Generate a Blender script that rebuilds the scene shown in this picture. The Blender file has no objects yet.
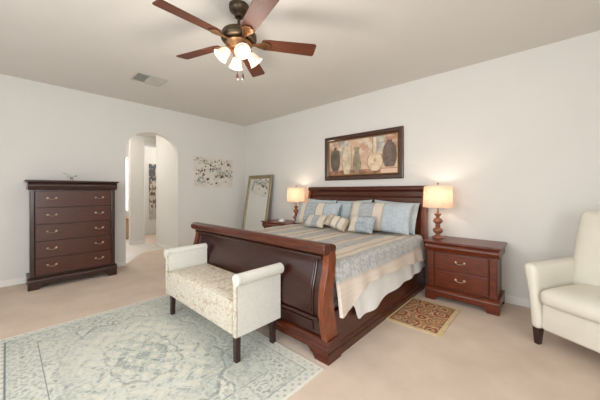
import bpy, bmesh, math, random
from mathutils import Vector, Matrix, noise
random.seed(7)
C = bpy.context.scene.collection
PI = math.pi
R = math.radians

# ------------------------------------------------------------------ colour / materials
def lin(c):
    return tuple(((x/255)/12.92 if x/255 <= .04045 else ((x/255+.055)/1.055)**2.4) for x in c)
def rgba(c): return (*lin(c), 1)
def base_mat(name, rough=.6, metal=0, coat=0, spec=.5):
    m = bpy.data.materials.new(name); m.use_nodes = True
    nt = m.node_tree; b = nt.nodes['Principled BSDF']
    b.inputs['Roughness'].default_value = rough
    b.inputs['Metallic'].default_value = metal
    b.inputs['Coat Weight'].default_value = coat
    b.inputs['Coat Roughness'].default_value = .12
    b.inputs['Specular IOR Level'].default_value = spec
    return m, nt, b
def coords(nt, scale=(1,1,1)):
    tc = nt.nodes.new('ShaderNodeTexCoord'); mp = nt.nodes.new('ShaderNodeMapping')
    mp.inputs['Scale'].default_value = scale
    nt.links.new(tc.outputs['Object'], mp.inputs['Vector']); return mp.outputs['Vector']
def noise_node(nt, vec, scale, detail=4, rough=.55):
    n = nt.nodes.new('ShaderNodeTexNoise'); n.inputs['Scale'].default_value = scale
    n.inputs['Detail'].default_value = detail; n.inputs['Roughness'].default_value = rough
    nt.links.new(vec, n.inputs['Vector']); return n.outputs['Fac']
def ramp(nt, fac, stops):
    r = nt.nodes.new('ShaderNodeValToRGB'); e = r.color_ramp.elements
    e[0].position, e[0].color = stops[0][0], rgba(stops[0][1])
    e[1].position, e[1].color = stops[-1][0], rgba(stops[-1][1])
    for p, c in stops[1:-1]:
        k = e.new(p); k.color = rgba(c)
    nt.links.new(fac, r.inputs['Fac']); return r.outputs['Color']
def bump(nt, b, fac, strength, dist=.01):
    n = nt.nodes.new('ShaderNodeBump'); n.inputs['Strength'].default_value = strength
    n.inputs['Distance'].default_value = dist
    nt.links.new(fac, n.inputs['Height']); nt.links.new(n.outputs['Normal'], b.inputs['Normal'])
def noisy(name, c1, c2, scale=6, rough=.6, stretch=(1,1,1), bs=0, bd=.004, bscale=None, metal=0, coat=0, detail=4, spec=.5, lo=.3, hi=.7):
    m, nt, b = base_mat(name, rough, metal, coat, spec)
    v = coords(nt, stretch); f = noise_node(nt, v, scale, detail)
    nt.links.new(ramp(nt, f, [(lo, c1), (hi, c2)]), b.inputs['Base Color'])
    if bs:
        f2 = noise_node(nt, v, bscale or scale*4, 3); bump(nt, b, f2, bs, bd)
    return m
def vcol(name, rough=.8, bs=.0, bscale=200, sheen=0, coat=0, grain=.0, spec=.3):
    m, nt, b = base_mat(name, rough, 0, coat, spec)
    a = nt.nodes.new('ShaderNodeAttribute'); a.attribute_name = 'Col'
    v = coords(nt); f = noise_node(nt, v, bscale, 3)
    if grain:
        mr = nt.nodes.new('ShaderNodeMapRange'); mr.inputs['To Min'].default_value = 1-grain; mr.inputs['To Max'].default_value = 1+grain
        mr.inputs['From Min'].default_value = .3; mr.inputs['From Max'].default_value = .7
        nt.links.new(f, mr.inputs['Value'])
        mx = nt.nodes.new('ShaderNodeVectorMath'); mx.operation = 'SCALE'
        nt.links.new(a.outputs['Color'], mx.inputs[0]); nt.links.new(mr.outputs['Result'], mx.inputs['Scale'])
        nt.links.new(mx.outputs['Vector'], b.inputs['Base Color'])
    else: nt.links.new(a.outputs['Color'], b.inputs['Base Color'])
    if bs: bump(nt, b, f, bs, .003)
    b.inputs['Sheen Weight'].default_value = sheen
    return m
def wood(name, dark, light, stretch, rough=.3, coat=.4, scale=9):
    m, nt, b = base_mat(name, rough, 0, coat, .5)
    v = coords(nt, stretch)
    f = noise_node(nt, v, scale, 6, .6)
    nt.links.new(ramp(nt, f, [(.3, dark), (.52, tuple((a+b_)/2 for a, b_ in zip(dark, light))), (.72, light)]), b.inputs['Base Color'])
    bump(nt, b, f, .06, .002)
    return m
def emit(name, col, strength, bc=(255,255,255)):
    m, nt, b = base_mat(name, .4)
    b.inputs['Base Color'].default_value = rgba(bc)
    b.inputs['Emission Color'].default_value = rgba(col); b.inputs['Emission Strength'].default_value = strength
    return m

M = {}
M['wall'] = noisy('wall_paint', (222,219,213), (225,222,216), 2, .85, bs=.08, bscale=120, bd=.002)
M['ceiling'] = noisy('ceiling_paint', (220,216,209), (223,219,212), 2, .95, bs=.1, bscale=90, bd=.003)
M['trim'] = noisy('trim_paint', (232,230,225), (236,234,229), 4, .4)
M['carpet'] = noisy('carpet', (214,194,176), (227,208,191), 3.2, 1, bs=.6, bscale=260, bd=.008, detail=9, spec=.1)
M['tile'] = noisy('hall_tile', (222,214,204), (232,226,217), 3, .35)
M['wood_x'] = wood('mahogany_x', (54,20,7), (100,42,16), (1,9,9), .32, .15)
M['wood_y'] = wood('mahogany_y', (52,20,7), (96,42,17), (9,1,9), .32, .2)
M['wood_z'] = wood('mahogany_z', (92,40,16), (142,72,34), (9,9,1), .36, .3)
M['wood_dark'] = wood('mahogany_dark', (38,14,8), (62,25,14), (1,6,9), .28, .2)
M['chest_y'] = wood('chest_mahogany', (64,30,25), (104,56,46), (9,1,9), .25, .6)
M['ns_x'] = wood('nightstand_mahogany', (72,26,8), (124,52,18), (1,9,9), .34, .15)
M['blade'] = wood('fan_blade_wood', (70,34,18), (106,54,28), (1,12,12), .55, 0)
M['bronze'] = noisy('bronze', (60,50,38), (90,74,54), 12, .38, metal=.7)
M['antique'] = noisy('antique_brass', (128,92,62), (160,120,84), 12, .35, metal=.8)
M['pull'] = noisy('pewter_pull', (150,128,104), (186,166,140), 20, .35, metal=.8)
M['black'] = noisy('espresso_leg', (40,22,18), (56,30,24), 10, .35, coat=.3)
M['leather'] = noisy('cream_leather', (222,217,202), (229,224,210), 5, .42, bs=.12, bscale=140, bd=.003)
M['piping'] = noisy('leather_seam', (196,184,158), (204,192,168), 5, .5)
M['bench_plain'] = noisy('cream_linen', (206,204,194), (217,215,206), 60, .9, bs=.2, bscale=400, bd=.003)
M['blue'] = noisy('pale_blue_cotton', (176,190,194), (192,204,206), 14, .85, bs=.1, bscale=20, bd=.01)
M['sheet'] = noisy('white_cotton', (228,226,222), (238,236,232), 6, .85, bs=.15, bscale=12, bd=.02)
M['mattress'] = noisy('mattress_ticking', (215,210,204), (225,221,215), 6, .9)
M['frame_gold'] = noisy('champagne_gold_frame', (136,122,92), (160,146,112), 30, .45, metal=.25)
M['frame_dark'] = wood('walnut_frame', (52,30,20), (88,54,36), (2,9,9), .35, .3)
M['gold'] = noisy('gold_lip', (148,116,72), (172,140,92), 30, .4, metal=.6)
M['vent'] = noisy('vent_paint', (186,182,170), (196,192,182), 6, .5)
M['vent_dark'] = noisy('vent_duct', (84,82,74), (100,98,88), 6, .9)
M['white'] = noisy('white_ceramic', (230,228,222), (238,236,230), 6, .25, coat=.4)
M['leaf'] = noisy('silvery_leaf', (140,150,128), (190,196,178), 30, .5)
M['tan'] = wood('tan_wood', (176,134,100), (206,164,128), (1,6,6), .5, .1)
def damask():
    m, nt, b = base_mat('bench_damask', .85, 0, 0, .25)
    v = coords(nt)
    f = noise_node(nt, v, 16, 5, .65)
    vo = nt.nodes.new('ShaderNodeTexVoronoi'); vo.feature = 'DISTANCE_TO_EDGE'; vo.inputs['Scale'].default_value = 15
    nt.links.new(v, vo.inputs['Vector'])
    ad = nt.nodes.new('ShaderNodeMath'); ad.operation = 'MULTIPLY_ADD'
    ad.inputs[1].default_value = .9; nt.links.new(vo.outputs['Distance'], ad.inputs[0]); nt.links.new(f, ad.inputs[2])
    nt.links.new(ramp(nt, ad.outputs[0], [(.40, (180,162,138)), (.52, (196,184,166)), (.66, (212,205,190)), (.8, (192,186,170))]), b.inputs['Base Color'])
    bump(nt, b, f, .2, .004)
    return m
M['damask'] = damask()
M['rug'] = vcol('rug_pile', 1, .5, 300, grain=.06, spec=.1)
M['mat'] = vcol('small_rug_pile', 1, .5, 300, grain=.08, spec=.1)
M['paint'] = vcol('canvas_paint', .55, .1, 90)
M['stripe'] = vcol('striped_bedding', .7, .12, 60, grain=.03)
M['fabric_shade'] = None
m, nt, b = base_mat('linen_shade', .8)
b.inputs['Base Color'].default_value = rgba((240,222,206)); b.inputs['Transmission Weight'].default_value = 0
tr = nt.nodes.new('ShaderNodeBsdfTranslucent'); tr.inputs['Color'].default_value = rgba((246,228,210))
mx = nt.nodes.new('ShaderNodeMixShader'); mx.inputs[0].default_value = .55
nt.links.new(b.outputs[0], mx.inputs[1]); nt.links.new(tr.outputs[0], mx.inputs[2])
nt.links.new(mx.outputs[0], nt.nodes['Material Output'].inputs['Surface']); M['shade'] = m
M['bulb'] = emit('lamp_bulb', (255,226,196), 4)
M['fan_glass'] = emit('frosted_lit_glass', (255,220,184), .32, (236,222,202))
M['fan_bulb'] = emit('fan_bulb', (255,236,205), 3)
m, nt, b = base_mat('mirror_silver', .02, 1); b.inputs['Base Color'].default_value = (.9,.92,.9,1); M['mirror'] = m
m, nt, b = base_mat('clear_glass', .03); b.inputs['Transmission Weight'].default_value = .9; b.inputs['IOR'].default_value = 1.3
b.inputs['Base Color'].default_value = (.95,.97,.95,1); M['glass'] = m
M['pane'] = emit('daylit_window_pane', (235,242,255), 1.6)
M['turned'] = wood('turned_lamp_wood', (112,62,42), (168,110,84), (6,6,2), .3, .4)

# ------------------------------------------------------------------ mesh helpers
def B(): return bmesh.new()
def merge(dst, src):
    me = bpy.data.meshes.new('tmp'); src.to_mesh(me); src.free(); dst.from_mesh(me); bpy.data.meshes.remove(me)
def box(bm, x0, x1, y0, y1, z0, z1, bev=.004, seg=2, mtx=None):
    t = B(); bmesh.ops.create_cube(t, size=1)
    for v in t.verts:
        v.co = Vector(((x0+x1)/2+v.co.x*(x1-x0), (y0+y1)/2+v.co.y*(y1-y0), (z0+z1)/2+v.co.z*(z1-z0)))
    if bev: bmesh.ops.bevel(t, geom=t.edges[:], offset=min(bev, .45*min(x1-x0, y1-y0, z1-z0)), segments=seg, profile=.5, affect='EDGES')
    if mtx: t.transform(mtx)
    merge(bm, t); return bm
def prism(bm, pts, a0, a1, axis='x', bev=0, seg=2):
    """pts: closed 2d outline in the plane normal to axis: x->(y,z), y->(x,z), z->(x,y)"""
    t = B()
    f = {'x': lambda p, a: (a, p[0], p[1]), 'y': lambda p, a: (p[0], a, p[1]), 'z': lambda p, a: (p[0], p[1], a)}[axis]
    lo = [t.verts.new(f(p, a0)) for p in pts]; hi = [t.verts.new(f(p, a1)) for p in pts]
    n = len(pts)
    cap = [t.faces.new(lo), t.faces.new(hi[::-1])]
    for i in range(n): t.faces.new((lo[i], hi[i], hi[(i+1) % n], lo[(i+1) % n]))
    bmesh.ops.recalc_face_normals(t, faces=t.faces[:])
    if bev:
        es = [e for fc in cap for e in fc.edges]
        bmesh.ops.bevel(t, geom=es, offset=bev, segments=seg, profile=.5, affect='EDGES')
    bmesh.ops.triangulate(t, faces=[f_ for f_ in t.faces if len(f_.verts) > 6])
    merge(bm, t); return bm
def lathe(bm, prof, n=32, c=(0,0,0), cap=True):
    t = B(); rings = []
    for r, z in prof:
        rings.append([t.verts.new((c[0]+r*math.cos(2*PI*i/n), c[1]+r*math.sin(2*PI*i/n), c[2]+z)) for i in range(n)])
    for a, b_ in zip(rings, rings[1:]):
        for i in range(n): t.faces.new((a[i], a[(i+1) % n], b_[(i+1) % n], b_[i]))
    if cap:
        t.faces.new(rings[0][::-1]); t.faces.new(rings[-1])
    bmesh.ops.recalc_face_normals(t, faces=t.faces[:])
    merge(bm, t); return bm
def tube(bm, pts, r, n=10):
    t = B(); pts = [Vector(p) for p in pts]; rings = []
    for i, p in enumerate(pts):
        d = (pts[min(i+1, len(pts)-1)]-pts[max(i-1, 0)]).normalized()
        up = Vector((0,0,1)) if abs(d.z) < .9 else Vector((1,0,0))
        s = d.cross(up).normalized(); u = s.cross(d)
        rr = r[i] if isinstance(r, (list, tuple)) else r
        rings.append([t.verts.new(p+s*math.cos(2*PI*k/n)*rr+u*math.sin(2*PI*k/n)*rr) for k in range(n)])
    for a, b_ in zip(rings, rings[1:]):
        for k in range(n): t.faces.new((a[k], a[(k+1) % n], b_[(k+1) % n], b_[k]))
    t.faces.new(rings[0][::-1]); t.faces.new(rings[-1])
    bmesh.ops.recalc_face_normals(t, faces=t.faces[:])
    merge(bm, t); return bm
def smoothcurve(pts, n=8):
    """Catmull-Rom through 2d points"""
    out = []; P = [pts[0]]+list(pts)+[pts[-1]]
    for i in range(1, len(P)-2):
        for k in range(n):
            t = k/n
            out.append(tuple(.5*((2*P[i][j])+(-P[i-1][j]+P[i+1][j])*t+(2*P[i-1][j]-5*P[i][j]+4*P[i+1][j]-P[i+2][j])*t*t+(-P[i-1][j]+3*P[i][j]-3*P[i+1][j]+P[i+2][j])*t**3) for j in range(len(pts[0]))))
    out.append(tuple(pts[-1])); return out
def finish(name, bm, mat, parent=None, angle=35, colf=None, origin=None):
    """bm is in world coordinates (or in the parent's own frame if the parent was flagged local)"""
    if parent is not None and not parent.get('_local'):
        r = parent
        while r.parent: r = r.parent
        bm.transform(r.matrix_basis.inverted())
    if colf:
        lay = bm.verts.layers.float_color.new('Col')
        for v in bm.verts: v[lay] = (*lin(colf(v)), 1)
    me = bpy.data.meshes.new(name); bm.to_mesh(me); bm.free()
    me.polygons.foreach_set('use_smooth', [True]*len(me.polygons))
    me.set_sharp_from_angle(angle=R(angle))
    if isinstance(mat, str): mat = M[mat]
    me.materials.append(mat)
    o = bpy.data.objects.new(name, me); C.objects.link(o)
    if angle <= 40 and len(me.polygons) < 6000:
        wn = o.modifiers.new('normals', 'WEIGHTED_NORMAL'); wn.keep_sharp = True; wn.weight = 80
    if parent is not None:
        o.parent = parent
        if parent.get('_local'): o['_local'] = 1
    return o
def tag(o, label, cat, group=None, kind=None):
    o['label'] = label; o['category'] = cat
    if group: o['group'] = group
    if kind: o['kind'] = kind
    return o
def thing(name, label, cat, loc=(0,0,0), rot=(0,0,0), group=None, local=False):
    o = bpy.data.objects.new(name, None); C.objects.link(o)
    o.location = loc; o.rotation_euler = rot; o.empty_display_size = .1
    o.matrix_basis = Matrix.LocRotScale(Vector(loc), __import__('mathutils').Euler(rot), None)
    if local: o['_local'] = 1
    return tag(o, label, cat, group)
def recenter(o):
    """put a single-mesh thing's origin at its base"""
    me = o.data; xs = [v.co for v in me.vertices]
    c = Vector((sum(v.x for v in xs)/len(xs), sum(v.y for v in xs)/len(xs), min(v.z for v in xs)))
    me.transform(Matrix.Translation(-c)); o.location = c; return o
def struct(name, bm, mat, angle=35):
    o = finish(name, bm, mat, angle=angle); o['kind'] = 'structure'; return o
def solo(name, bm, mat, label, cat, group=None, angle=35, colf=None):
    o = finish(name, bm, mat, angle=angle, colf=colf); recenter(o); return tag(o, label, cat, group)
def nz(x, y, z=0, s=1): return noise.noise(Vector((x*s, y*s, z*s)))
def mixc(a, b_, t): t = max(0, min(1, t)); return tuple(p+(q-p)*t for p, q in zip(a, b_))

# ------------------------------------------------------------------ the room
XL, YB, H = -5.23, 3.80, 2.77
XR, YF = 1.7, -1.7
W = .13
bm = B(); box(bm, XL-3.4, XR+W, YF-W, YB+W, -.1, 0, 0); struct('floor', bm, 'carpet')
bm = B(); box(bm, XL-W, XR+W, YF-W, YB+W, H, H+.1, 0); struct('ceiling', bm, 'ceiling')
bm = B(); box(bm, XL-W, XR+W, YB, YB+W, 0, H, 0); struct('wall_back', bm, 'wall')
# left wall with arched opening
A0, A1, ZS, RISE = 1.36, 2.23, 1.93, .37
def arch(n=32):
    cy, a = (A0+A1)/2, (A1-A0)/2
    return [(cy-a*math.cos(PI*i/n), ZS+RISE*math.sin(PI*i/n)**.9) for i in range(n+1)]
bm = B()
ar = arch()
prism(bm, [(YF, 0), (A0, 0)]+ar+[(A1, 0), (YB, 0), (YB, H), (YF, H)], XL-W, XL, 'x')
struct('wall_left', bm, 'wall', 25)
# right wall and front wall (behind the camera) with openings for the added windows
def wall_with_hole(axis, pos0, pos1, a0, a1, holes):
    bm = B(); cur = a0
    def bx(u0, u1, z0, z1):
        if axis == 'x': box(bm, pos0, pos1, u0, u1, z0, z1, 0)
        else: box(bm, u0, u1, pos0, pos1, z0, z1, 0)
    for (h0, h1, z0, z1) in holes:
        bx(cur, h0, 0, H); bx(h0, h1, 0, z0); bx(h0, h1, z1, H); cur = h1
    bx(cur, a1, 0, H); return bm
struct('wall_right', wall_with_hole('x', XR, XR+W, YF-W, YB+W, [(-1.5, .6, .6, 2.25)]), 'wall')
struct('wall_front', wall_with_hole('y', YF-W, YF, XL-W, XR, [(-4.8, -3.0, .6, 2.25), (-2.1, 0, .6, 2.25)]), 'wall')
def window(n, axis, pos, a0, a1, z0, z1):
    bm = B(); t = .05
    def bx(u0, u1, w0, w1, d0=0, d1=.06):
        if axis == 'x': box(bm, pos+d0, pos+d1, u0, u1, w0, w1, .003)
        else: box(bm, u0, u1, pos-d1, pos-d0, w0, w1, .003)
    bx(a0, a0+t, z0, z1); bx(a1-t, a1, z0, z1); bx(a0+t, a1-t, z0, z0+t); bx(a0+t, a1-t, z1-t, z1)
    k = (a0+a1)/2; bx(k-.02, k+.02, z0+t, z1-t)
    o = struct('window_%d' % n, bm, 'trim')
    bm = B()
    if axis == 'x': box(bm, pos+.025, pos+.031, a0+t, a1-t, z0+t, z1-t, 0)
    else: box(bm, a0+t, a1-t, pos-.031, pos-.025, z0+t, z1-t, 0)
    finish('pane', bm, 'glass', o)
window(1, 'x', XR+.04, -1.5, .6, .6, 2.25)  # these three unseen windows are invented to bring daylight into the room
window(2, 'y', YF-.04, -4.8, -3.0, .6, 2.25)
window(3, 'y', YF-.04, -2.1, 0, .6, 2.25)
# baseboards
def bb(name, segs):
    bm = B()
    for s in segs: box(bm, *s, 0, .085, .004)
    struct(name, bm, 'trim')
bb('baseboard_back', [(XL, XR, YB-.014, YB)])
bb('baseboard_left', [(XL, XL+.014, YF, A0), (XL, XL+.014, A1, YB)])
bb('baseboard_right', [(XR-.014, XR, YF, YB)])
bb('baseboard_front', [(XL, XR, YF, YF+.014)])
# hall beyond the arch
HX, HY, HC = XL-W, 2.32, 2.56
bm = B(); prism(bm, [(HX-.001, 1.42), (-6.02, 1.86), (-6.08, HY), (-8.5, HY), (-8.5, 3.3), (-8.6, 3.3), (-8.6, .9), (HX-.001, .9)][::-1], 0, .004, 'z')
struct('floor_hall', bm, 'tile')  # smooth pale floor area with a slanted edge beyond the arch
bm = B(); box(bm, -8.6, HX, .8, 3.4, HC, HC+.08, 0); struct('ceiling_hall', bm, 'ceiling')
bm = B(); box(bm, -6.62, HX, HY, HY+.1, 0, HC, .012); struct('wall_hall_right', bm, 'wall')
bm = B(); box(bm, -7.2, -7.1, 1.93, 2.205, 0, HC, .012); box(bm, -7.2, -7.1, 2.205, 3.3, 2.40, HC, 0); struct('wall_hall_middle', bm, 'wall')
bm = B(); box(bm, -7.22, -7.08, 2.205, 2.235, 0, 2.40, .003); box(bm, -7.22, -7.08, 2.235, 3.3, 2.34, 2.40, .003); struct('trim_1', bm, 'trim')
bm = B(); box(bm, -8.6, HX, .8, .9, 0, HC, 0); struct('wall_hall_left', bm, 'wall')
bm = B(); box(bm, -8.6, HX, 3.3, 3.4, 0, HC, 0); struct('wall_hall_side', bm, 'wall')
bm = B()
box(bm, -8.6, -8.5, .9, 1.3, 0, HC, 0); box(bm, -8.6, -8.5, 2.31, 3.3, 0, HC, 0)
box(bm, -8.6, -8.5, 1.3, 2.31, 0, .68, 0); box(bm, -8.6, -8.5, 1.3, 2.31, 2.2, HC, 0)
struct('wall_hall_back', bm, 'wall')
bm = B(); box(bm, -8.56, -8.52, 1.3, 1.34, .68, 2.2, .003); box(bm, -8.56, -8.52, 2.27, 2.31, .68, 2.2, .003)
box(bm, -8.56, -8.52, 1.34, 2.27, .68, .72, .003); box(bm, -8.56, -8.52, 1.34, 2.27, 2.16, 2.2, .003)
o = struct('window_4', bm, 'trim'); bm = B(); box(bm, -8.545, -8.54, 1.34, 2.27, .72, 2.16, 0); finish('pane', bm, 'pane', o)
bb('baseboard_hall', [(-6.6, HX, HY-.012, HY), (-7.1, -7.088, 1.93, 2.205)])

# ------------------------------------------------------------------ painted surfaces
def sheetgrid(origin, du, dv, nu, nv, nrm, th):
    """flat panel of nu x nv cells with a back; returns bm and uv list"""
    bm = B(); o = Vector(origin); du = Vector(du); dv = Vector(dv); n = Vector(nrm)*th
    g = [[bm.verts.new(o+du*(i/nu)+dv*(j/nv)+n) for i in range(nu+1)] for j in range(nv+1)]
    for j in range(nv):
        for i in range(nu): bm.faces.new((g[j][i], g[j][i+1], g[j+1][i+1], g[j+1][i]))
    edge = [g[0][i] for i in range(nu)]+[g[j][nu] for j in range(nv)]+[g[nv][i] for i in range(nu, 0, -1)]+[g[j][0] for j in range(nv, 0, -1)]
    low = [bm.verts.new(v.co-n) for v in edge]
    for k in range(len(edge)):
        k2 = (k+1) % len(edge); bm.faces.new((edge[k], low[k], low[k2], edge[k2]))
    bm.faces.new(low[::-1])
    bmesh.ops.recalc_face_normals(bm, faces=bm.faces[:])
    return bm
# framed vase painting on the back wall
px0, px1, pz0, pz1 = -2.87, -1.50, 1.43, 2.165
t = thing('framed_painting', 'wide dark framed painting of vases on the wall above the bed', 'picture', ((px0+px1)/2, YB, pz0))
def frame_ring(bm, x0, x1, z0, z1, w, y0, y1, prof):
    """prof: list of (inset, height) ; mitred frame facing -y, back at y0"""
    loops = []
    for ins, hgt in [(0, 0)]+prof+[(w, 0)]:
        loops.append([bm.verts.new((x, y0-hgt, z)) for x, z in ((x0+ins, z0+ins), (x1-ins, z0+ins), (x1-ins, z1-ins), (x0+ins, z1-ins))])
    loops.append(loops[0])
    for a, b_ in zip(loops, loops[1:]):
        for i in range(4): bm.faces.new((a[i], a[(i+1) % 4], b_[(i+1) % 4], b_[i]))
    bmesh.ops.recalc_face_normals(bm, faces=bm.faces[:]); return bm
bm = B(); frame_ring(bm, px0, px1, pz0, pz1, .075, YB-.002, 0, [(0, .038), (.012, .045), (.05, .045), (.065, .03), (.075, .026)]); finish('frame', bm, 'frame_dark', t, 20)
bm = B(); frame_ring(bm, px0+.0752, px1-.0752, pz0+.0752, pz1-.0752, .012, YB-.002, 0, [(0, .027), (.006, .03), (.012, .022)]); finish('inner_lip', bm, 'gold', t, 20)
def vase_r(k, h):
    """half width of vase silhouettes, h in 0..1"""
    if k == 0: return .030+.050*math.sin(PI*min(1, h*1.05))**.6 if h < .86 else .018
    if k == 1: return .040+.036*math.sin(PI*h*.95)+(.02 if h > .93 else 0)
    if k == 2: return .022+.034*math.exp(-((h-.35)/.28)**2)+(.012 if h > .9 else 0)
    if k == 3: return .105*math.sqrt(max(0, 1-((h-.27)/.29)**2)) if h < .50 else .024
    return .088*math.sqrt(max(0, 1-((h-.45)/.52)**2)) if h < .90 else .030
def paint_vases(v):
    x = v.co.x+t.location.x; z = v.co.z+t.location.z
    u = (x-(px0+.085))/(px1-px0-.17); w = (z-(pz0+.085))/(pz1-pz0-.17)
    g = nz(x, z, 0, 9)+.5*nz(x, z, 3, 25)
    col = mixc((196,160,132), (224,196,168), .5+g)
    if int(u*7.2) % 2 == 0: col = mixc((192,150,124), (220,186,160), .5+g)
    if w > .58: col = mixc([(182,136,108), (150,154,156), (212,170,142), (196,150,124), (150,152,152), (168,116,90)][int(u*6) % 6], (222,206,184), .35+g*1.6)
    if w < .14: col = mixc((110,66,48), (176,124,96), .5+g)
    if w < .12 and u > .78: col = (226,190,164)
    vs = [(.10, .12, .84, (92,84,70), (66,60,52)), (.29, .02, .84, (226,210,182), (196,176,148)), (.445, .05, .78, (150,142,116), (118,112,92)), (.705, .08, .98, (236,214,182), (206,178,146)), (.90, .16, .86, (104,86,80), (78,64,60))]
    for k, (cu, b0, b1, c1, c2) in enumerate(vs):
        h = (w-b0)/(b1-b0)
        if 0 <= h <= 1:
            r = vase_r(k, h)*.98
            d = abs(u-cu)
            if d < r:
                col = mixc(c1, c2, .5+g*1.4)
                if k == 3 and math.hypot((u-cu)*2.3, w-.36) < .05: col = (190,160,120)
            elif d < r+.008: col = mixc(col, (70,52,42), .6)
    return mixc(col, (220,202,178), .18)
bm = sheetgrid((px0+.085, YB-.002, pz0+.085), (px1-px0-.17, 0, 0), (0, 0, pz1-pz0-.17), 150, 70, (0,-1,0), .012)
finish('painting', bm, 'paint', t, colf=paint_vases)
# canvas on the left wall
ay0, ay1, az0, az1 = 2.54, 3.43, 1.34, 1.945
random.seed(11)
dots = [(random.uniform(.04, .96), random.uniform(.06, .94), random.uniform(.010, .024), random.choice([(92,72,66), (122,84,74), (150,120,108), (118,132,122)])) for _ in range(80)]
dots += [(.70, .36, .040, (74,58,50)), (.88, .80, .042, (116,86,84)), (.69, .82, .030, (104,80,74)), (.33, .26, .034, (96,66,58)), (.40, .6, .026, (70,60,54)), (.54, .36, .030, (128,100,92)), (.08, .95, .024, (120,100,92)), (.55, .12, .026, (84,70,64)), (.26, .58, .02, (120,104,94))]
def paint_branch(v):
    u = (v.co.y+art.location.y-ay0)/(ay1-ay0); w = (v.co.z+art.location.z-az0)/(az1-az0)
    g = nz(u, w, 1, 6)
    col = mixc((214,208,196), (226,220,210), .5+g)
    for a, b_, c1 in ((.16, .22, (128,150,144)), (.80, .50, (132,156,140)), (.95, .45, (140,160,146)), (.62, .55, (150,160,146))):
        if math.hypot((u-a), (w-b_)*.68) < .085 and nz(u, w, 4, 26) > .05: col = mixc(col, c1, .85)
    for k in range(4):   # thin branches
        yy = [.88-.5*u+.1*math.sin(6*u), .2+.35*u+.07*math.sin(9*u), .55+.25*math.sin(3*u+1), .95-.9*(u-.2)][k]
        if abs(w-yy) < .010 and nz(u, w, k, 8) > -.15: col = (150,138,126)
    for a, b_, r, c1 in dots:
        if math.hypot((u-a)*1.0, (w-b_)*.68) < r*(1+.5*nz(u, w, 7, 30)): col = mixc(c1, col, .15)
    return col
class _A: pass
art = _A(); art.location = Vector((0, 0, 0))
bm = sheetgrid((XL+.0003, ay0, az0), (0, ay1-ay0, 0), (0, 0, az1-az0), 120, 80, (1,0,0), .022)
o = solo('canvas_print', bm, 'paint', 'unframed pale canvas of dark and green blossoms on the wall by the arch', 'wall art', colf=paint_branch)
# hanging art in the hall
def paint_hall(v):
    y, z = v.co.y, v.co.z
    g = nz(y*3, z, 2, 6)
    col = mixc((206,198,186), (190,178,160), .5+g)
    if nz(y*2, z, 5, 9) > .12: col = (96,88,78)
    if nz(y*2, z, 8, 11) > .2: col = (138,116,92)
    if z > 1.55 and nz(y*2, z, 8, 7) > -.1: col = (84,92,98)
    if z < .75: col = mixc(col, (196,190,180), .8)
    return col
bm = sheetgrid((-8.497, 2.79, .42), (0, .20, 0), (0, 0, 1.62), 16, 90, (1,0,0), .02)
solo('wall_hanging', bm, 'paint', 'tall narrow patterned hanging seen through the arch on the far hall wall', 'wall art', colf=paint_hall)
t = thing('storage_chest', 'small tan wooden chest below the bright hall window beyond the arch', 'chest', (-8.2, 2.12, .004))
bm = B(); box(bm, -8.42, -8.0, 1.9, 2.29, .03, .52, .01); finish('body', bm, 'tan', t)
bm = B(); box(bm, -8.44, -7.98, 1.88, 2.305, .52, .56, .008); finish('lid', bm, 'tan', t)
for a in (-8.40, -8.06):
    for c in (1.92, 2.23): bm = B(); box(bm, a, a+.04, c, c+.04, .004, .03, .003); finish('foot', bm, 'tan', t)

# ceiling vent
vx0, vx1, vy0, vy1 = -4.15, -3.84, 1.13, 1.50
t = thing('ceiling_vent', 'small rectangular metal air vent on the ceiling left of the fan', 'vent', ((vx0+vx1)/2, (vy0+vy1)/2, H))
bm = B(); box(bm, vx0, vx1, vy0, vy0+.022, H-.012, H-.001, .003); box(bm, vx0, vx1, vy1-.022, vy1, H-.012, H-.001, .003)
box(bm, vx0, vx0+.022, vy0+.022, vy1-.022, H-.012, H-.001, .003); box(bm, vx1-.022, vx1, vy0+.022, vy1-.022, H-.012, H-.001, .003)
finish('frame', bm, 'vent', t)
bm = B(); box(bm, vx0+.022, vx1-.022, vy0+.022, vy1-.022, H-.003, H-.001, 0); finish('duct', bm, 'vent_dark', t)
bm = B(); k = (vy0+vy1)/2-.03
for i in range(9):
    x = vx0+.04+i*.028
    box(bm, -.010, .010, vy0+.022, k-.005, -.0008, .0008, 0, mtx=Matrix.Translation((x, 0, H-.008)) @ Matrix.Rotation(R(55), 4, 'Y'))
    box(bm, -.010, .010, k+.005, vy1-.022, -.0008, .0008, 0, mtx=Matrix.Translation((x, 0, H-.008)) @ Matrix.Rotation(R(-35), 4, 'Y'))
box(bm, vx0+.022, vx1-.022, k-.005, k+.005, H-.012, H-.003, 0)
finish('louvre', bm, 'vent', t)

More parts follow.
